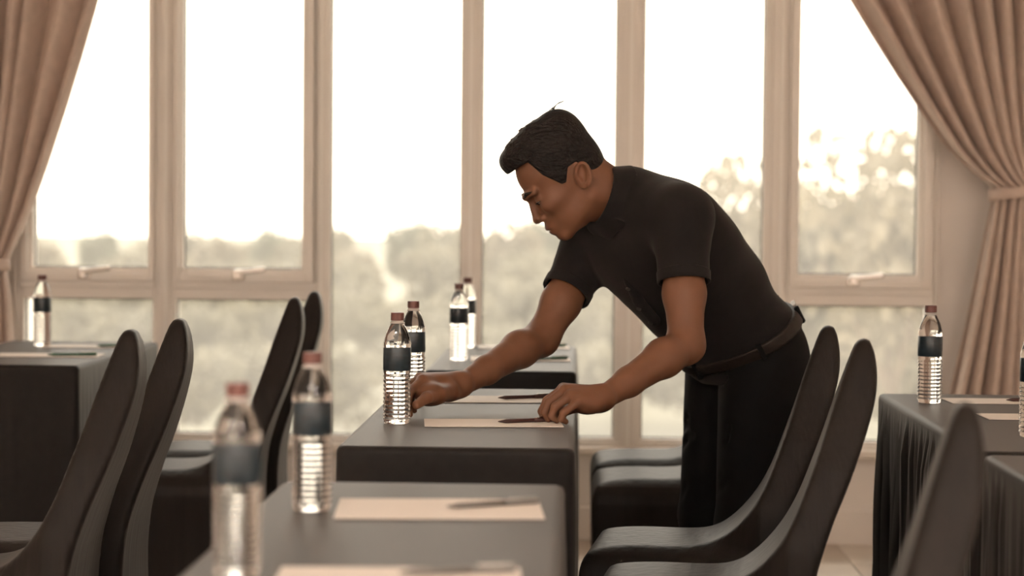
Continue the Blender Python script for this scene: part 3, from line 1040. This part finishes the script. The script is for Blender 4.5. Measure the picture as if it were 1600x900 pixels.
# polo shirt
v = Vox((-.20, 4.10, .78), (.66, 5.00, 1.36), .004)
def tp(s_, t, f):
    return pel + S * s_ + T * t + Fv * f
SH = [((0, .05, -.005), (.160, .15, .130), .03), ((0, .20, -.028), (.170, .16, .143), .05), ((0, .33, -.035), (.182, .15, .145), .05),
      ((.01, .43, -.070), (.165, .11, .085), .05), ((0, .41, .03), (.135, .10, .085), .04)]
for (c_, r_, k_) in SH:
    v.ell(tp(*c_), r_, TB, k_)
nbk = np.array([.110, 4.49, 1.226])
v.cap(mid * .55 + nS * .45, nS, .064, .060, .05)
v.cap(mid * .55 + fS * .45, fS, .064, .058, .05)
v.cap(nbk, nS, .062, .060, .05)
v.cap(nbk, fS, .058, .054, .05)
hips_l = np.array([.42, -.91, 0.])
v.ell((.415, 4.735, .905), (.125, .165, .085), None, .04)
sleeve_ends = []
for (s0, e0, fr, r0, r1) in ((nS, nE, .51, .062, .0575), (fS, fE, .50, .062, .0575)):
    en = s0 + (e0 - s0) * fr
    v.cap(s0, s0 * .6 + en * .4, r0, r0 * .98, .03)
    v.flat(s0, en, r0, r1, .012)
    d = (e0 - s0) / np.linalg.norm(e0 - s0)
    sleeve_ends.append((en, d))
# soft creases on the trunk and sleeves
rs = np.random.RandomState(11)
for q in range(26):
    t0 = rs.uniform(.05, .40); s0_ = rs.uniform(-.14, .16); side_ = rs.choice([-1, 1])
    a = tp(s0_, t0, side_ * .125); b = tp(s0_ + rs.uniform(-.08, .08), t0 + rs.uniform(-.10, .10), side_ * .127)
    v.cap(a, b, .004, .002, .018, 'sub')
for (en, d) in sleeve_ends:
    v.flat(en - d * .035, en + d * .03, .0505, .0515, .002, 'sub')
shirt = part('polo_shirt', v, M['shirt'])
# sleeve hems (ribbed band)
for (en, d) in sleeve_ends:
    v = Vox(en - .09, en + .09, .0025)
    v.flat(en - d * .024, en + d * .002, .0605, .0600, .002)
    v.flat(en - d * .05, en + d * .03, .0545, .0540, .001, 'sub')
    part('sleeve_hem', v, M['shirt'], shirt)
# collar
cn = np.array([-.86, -.30, .30]); cn /= np.linalg.norm(cn)
cc = np.array([.060, 4.47, 1.226])
v = Vox(cc - .14, cc + .14, .0025)
v.flat(cc - cn * .034, cc + cn * .016, .092, .071, .006)
v.flat(cc - cn * .036, cc + cn * .012, .0865, .0665, .003, 'sub')
v.flat(cc - cn * .06, cc + cn * .05, .066, .066, .003, 'sub')
for s0_ in (.040, -.034):       # collar points lying on the chest
    v.ell(cc + Fv * .074 + S * s0_ - cn * .036, (.024, .030, .0055), TB, .006)
part('collar', v, M['shirt'], shirt)
# placket and buttons down the chest
v = Vox(tp(0, .36, .12) - .16, tp(0, .36, .12) + .16, .003)
v.cap(tp(0, .44, .098), tp(0, .37, .126), .013, .013, .004)
v.cap(tp(0, .37, .126), tp(0, .30, .131), .013, .013, .004)
part('placket', v, M['shirt'], shirt)
for t_, f_ in ((.415, .124), (.36, .141), (.31, .1455)):
    bm = bmesh.new()
    lathe(bm, [(.0052, -.001), (.0056, .0006), (.0050, .0016), (.0030, .0010)], 16)
    mt = Matrix.Translation(Vector(tp(0, t_, f_) - MAN0)) @ Vector(Fv).to_track_quat('Z', 'Y').to_matrix().to_4x4()
    bmesh.ops.transform(bm, matrix=mt, verts=bm.verts)
    bm_obj('button', bm, M['button'], shirt, smooth=True)

# trousers
ca, sa = math.cos(rad(25)), math.sin(rad(25))
PB = np.array([[sa, -ca, 0], [-ca, -sa, 0], [0, 0, 1]])   # left, forward, up
def pp(l, f, u):
    return pel + PB[0] * l + PB[1] * f + PB[2] * u
v = Vox((.16, 4.40, .02), (.66, 5.06, 1.04), .005)
TR = [((0, -.005, .02), (.172, .128, .105), .03), ((.05, -.045, -.04), (.11, .10, .12), .03), ((-.05, -.045, -.04), (.11, .10, .12), .03)]
for (c_, r_, k_) in TR:
    v.ell(pp(*c_), r_, PB, k_)
legs = []
for s_ in (1, -1):
    hip = pp(s_ * .085, .0, -.05); kn = pp(s_ * .092, .035, -.42); an = pp(s_ * .095, .0, -.79)
    v.cap(hip, kn, .098, .074, .03)
    v.cap(kn, an, .074, .060, .02)
    v.flat(an, an - np.array([0, 0, .03]), .060, .062, .01)
    legs.append((hip, kn, an))
rs = np.random.RandomState(3)
for (hip, kn, an) in legs:
    for q in range(9):
        c = hip + (kn - hip) * rs.uniform(0, 1.2) + PB[1] * .085 + PB[0] * rs.uniform(-.06, .06)
        v.cap(c, c + PB[0] * rs.uniform(-.06, .06) + np.array([0, 0, rs.uniform(-.05, .05)]), .004, .002, .018, 'sub')
trs = part('trousers', v, M['trouser'])
# belt
bn = np.array([-.46, -.24, .85]); bn /= np.linalg.norm(bn)
bc = np.array([.405, 4.738, .905])
bl = PB[0] - bn * (PB[0] @ bn); bl /= np.linalg.norm(bl)
bf = np.cross(bn, bl) * -1
vb = Vox((.16, 4.48, .72), (.66, 5.02, 1.06), .004)
for (c_, r_, k_) in TR:
    vb.ell(pp(*c_), r_, PB, k_)
for (c_, r_, k_) in SH[:2]:
    vb.ell(tp(*c_), r_, TB, k_)
vb.ell((.415, 4.735, .905), (.125, .165, .085), None, .04)
vb.A -= .005
def slab(X, Y, Z):
    return .016 - np.abs((X - bc[0]) * bn[0] + (Y - bc[1]) * bn[1] + (Z - bc[2]) * bn[2])
vb.op(slab, (.16, 4.48, .72), (.66, 5.02, 1.06), .003, 'sub')
belt = part('belt', vb, M['belt'])
def on_belt(ang, name, mat, wdt, hgt, parent):
    d = bl * math.cos(ang) + bf * math.sin(ang)
    r = .02
    while r < .25:
        g = np.round((bc + d * r - vb.lo) / vb.h).astype(int)
        if np.any(g < 0) or np.any(g >= vb.A.shape) or vb.A[tuple(g)] > 0:
            break
        r += .002
    q = bc + d * r
    nrm = d; tg = np.cross(bn, nrm)
    bm = bmesh.new()
    add_box(bm, -wdt, wdt, -.006, .004, -hgt, hgt, .0015)
    mt = Matrix([[tg[0], nrm[0], bn[0], q[0] - MAN0[0]], [tg[1], nrm[1], bn[1], q[1] - MAN0[1]], [tg[2], nrm[2], bn[2], q[2] - MAN0[2]], [0, 0, 0, 1]])
    bmesh.ops.transform(bm, matrix=mt, verts=bm.verts)
    return bm_obj(name, bm, mat, parent)
for k_ in range(6):
    on_belt(rad(20 + 60 * k_), 'belt_loop', M['trouser'], .006, .022, trs)
bt = on_belt(rad(-62), 'belt_tab', M['buckle'], .016, .015, belt)
bt['label'] = 'light grey tab'
# shoes
for (hip, kn, an) in legs:
    v = Vox(an - np.array([.32, .24, .10]), an + np.array([.2, .2, .08]), .005)
    g = np.array([an[0], an[1], 0])
    v.cap(g + PB[1] * -.03 + [0, 0, .045], g + PB[1] * .05 + [0, 0, .05], .042, .040, .03)
    v.cap(g + PB[1] * .05 + [0, 0, .042], g + PB[1] * .17 + [0, 0, .030], .040, .030, .03)
    v.cap(g + [0, 0, .05], g + [0, 0, .10], .040, .038, .02)
    def flo_cut(X, Y, Z):
        return Z - .003 + 0 * X + 0 * Y
    v.op(flo_cut, an - np.array([.32, .24, .10]), an + np.array([.2, .2, -.02]), .002, 'sub')
    part('shoe', v, M['shoe'])

# ================================================================== OUTSIDE
GZ = -9.0
gr = box('ground', M['grass'], (-500, 500, 9, 900, GZ - 1, GZ))
gr['kind'] = 'structure'; gr['label'] = 'hazy grassy ground outside the windows'

def crown_mesh(name, seed, nleaf, blobs, leaf, mat):
    rs = np.random.RandomState(seed)
    V = []; F = []
    tot = sum(b[3] for b in blobs)
    for (bx, by, bz, br) in blobs:
        m = int(nleaf * br / tot)
        for q in range(m):
            d = rs.normal(size=3); d /= np.linalg.norm(d)
            r_ = br * (rs.uniform(0.25, 1)) ** .45
            c = np.array([bx, by, bz]) + d * r_ * np.array([1, 1, .85])
            a = rs.normal(size=3); a /= np.linalg.norm(a)
            b = np.cross(a, rs.normal(size=3)); b /= np.linalg.norm(b)
            s = leaf * rs.uniform(.6, 1.3)
            k = len(V)
            V += [tuple(c - a * s), tuple(c + b * s * .6), tuple(c + a * s), tuple(c - b * s * .6)]
            F.append((k, k + 1, k + 2, k + 3))
    me = bpy.data.meshes.new(name)
    me.from_pydata(V, [], F)
    me.materials.append(mat)
    return me

def trunk_mesh(seed, h):
    rs = np.random.RandomState(seed)
    bm = bmesh.new()
    def limb(a, b, r0, r1):
        d = Vector(b) - Vector(a)
        rr = bmesh.ops.create_cone(bm, cap_ends=True, segments=8, radius1=r0, radius2=r1, depth=d.length)
        bmesh.ops.transform(bm, matrix=Matrix.Translation((Vector(a) + Vector(b)) / 2) @ d.to_track_quat('Z', 'Y').to_matrix().to_4x4(), verts=rr['verts'])
    limb((0, 0, 0), (.02 * h, 0, .5 * h), .030 * h, .020 * h)
    for q in range(6):
        a = q * 1.05 + rs.uniform(0, .5)
        z0 = rs.uniform(.38, .52) * h
        limb((.01 * h, 0, z0), (.22 * h * math.cos(a), .22 * h * math.sin(a), z0 + rs.uniform(.15, .33) * h), .012 * h, .004 * h)
    me = bpy.data.meshes.new('trunk')
    bm.to_mesh(me); bm.free()
    me.materials.append(M['bark'])
    return me

def blobs(seed, n, R, h):
    rs = np.random.RandomState(seed)
    out = []
    for q in range(n):
        a = rs.uniform(0, 6.28); r_ = rs.uniform(0, .55) * R
        out.append((r_ * math.cos(a), r_ * math.sin(a), h * rs.uniform(.50, .86), R * rs.uniform(.32, .52)))
    return out
TH = 10.0
kinds = []
for i, (seed, mk, nb_, nl, lf) in enumerate([(21, 'leaf_a', 12, 3200, .30), (22, 'leaf_b', 10, 2800, .34), (23, 'leaf_c', 13, 3200, .30), (24, 'leaf_b', 9, 1500, .26)]):
    kinds.append((crown_mesh('crown', seed, nl, blobs(seed, nb_, 4.4, TH), lf, M[mk]), trunk_mesh(seed, TH)))

def tree(px, Y, top_z, kind, width, label, group):
    """px: bearing given as x at unit depth"""
    h = top_z - GZ
    o = empty('tree', (px * Y, Y, GZ))
    k = h / (TH * .97)
    o.scale = (k * width, k * width, k)
    o.rotation_euler.z = (px * 37 + Y) % 6.28
    for nm, me in (('crown', kinds[kind][0]), ('trunk', kinds[kind][1])):
        c = bpy.data.objects.new(nm, me)
        link(c, o)
    tag(o, label, 'tree', group)
    return o
rs = np.random.RandomState(77)
F0 = 3031.0
# (image bearing, depth, crown top above the camera in px, kind, width)
near = [(1395, 52, 128, 3, .75, 'tall open-crowned tree outside the right casement window'),
        (1155, 58, 82, 3, .55, 'slim pointed tree outside behind the man\'s back'),
        (1290, 62, 55, 0, .55, 'rounded tree left of the tall one outside the right window'),
        (1560, 56, 60, 1, .45, 'tree outside partly hidden by the right window jamb')]
for (bx, Y, tp_, kd, wd_, lb) in near:
    tree((bx - 905) / F0, Y, 1.18 + tp_ * Y / F0, kd, wd_, lb, 'larger trees outside the right windows')
row1 = [(-60, 150, -20), (60, 140, -38), (150, 150, -28), (235, 160, -40), (330, 150, -32), (420, 140, -22), (470, 155, -30), (560, 150, -48), (640, 130, -8),
        (700, 135, -12), (790, 140, -6), (860, 130, -2), (930, 140, 5), (1010, 130, 8), (1085, 120, 20), (1220, 110, 28), (1340, 110, 20), (1450, 110, 15), (1550, 110, 20)]
for i, (bx, Y, tp_) in enumerate(row1):
    Y = (150, 172, 196)[i % 3]
    tree((bx - 905) / F0, Y, 1.18 + tp_ * Y / F0, i % 3, .9, 'hazy tree in the distant treeline outside the windows', 'distant treeline')
Vw = []; Fw = []; base = 0
co = []
for q in range(3):
    me = kinds[q][0]
    a = np.zeros(len(me.vertices) * 3); me.vertices.foreach_get('co', a); co.append(a.reshape(-1, 3))
for r_, (Y, drop) in enumerate(((235, -40), (128, -70), (110, -105), (92, -140), (78, -195))):
    for i in range(15):
        bx = -80 + i * 118 + rs.uniform(-35, 35) + r_ * 40
        tp_ = drop + rs.uniform(-14, 14) + (bx / 1600) * 40
        yy = Y + rs.uniform(-5, 5)
        h = 1.18 + tp_ * Y / F0 - GZ
        k = h / (TH * .97)
        a = rs.uniform(0, 6.28)
        c = co[rs.randint(0, 3)][:(9000 // 4) * 4] * k
        c = np.stack([(c[:, 0] * math.cos(a) - c[:, 1] * math.sin(a)) * 1.15 + (bx - 905) / F0 * yy, (c[:, 0] * math.sin(a) + c[:, 1] * math.cos(a)) * 1.15 + yy, c[:, 2] + GZ], 1)
        Vw.append(c); Fw.append(np.arange(len(c)).reshape(-1, 4) + base); base += len(c)
wd = np_obj('woodland', np.concatenate(Vw), np.concatenate(Fw), M['leaf_a'])
wd['kind'] = 'stuff'
tag(wd, 'blurred mass of low tree foliage outside below the treeline', 'foliage')
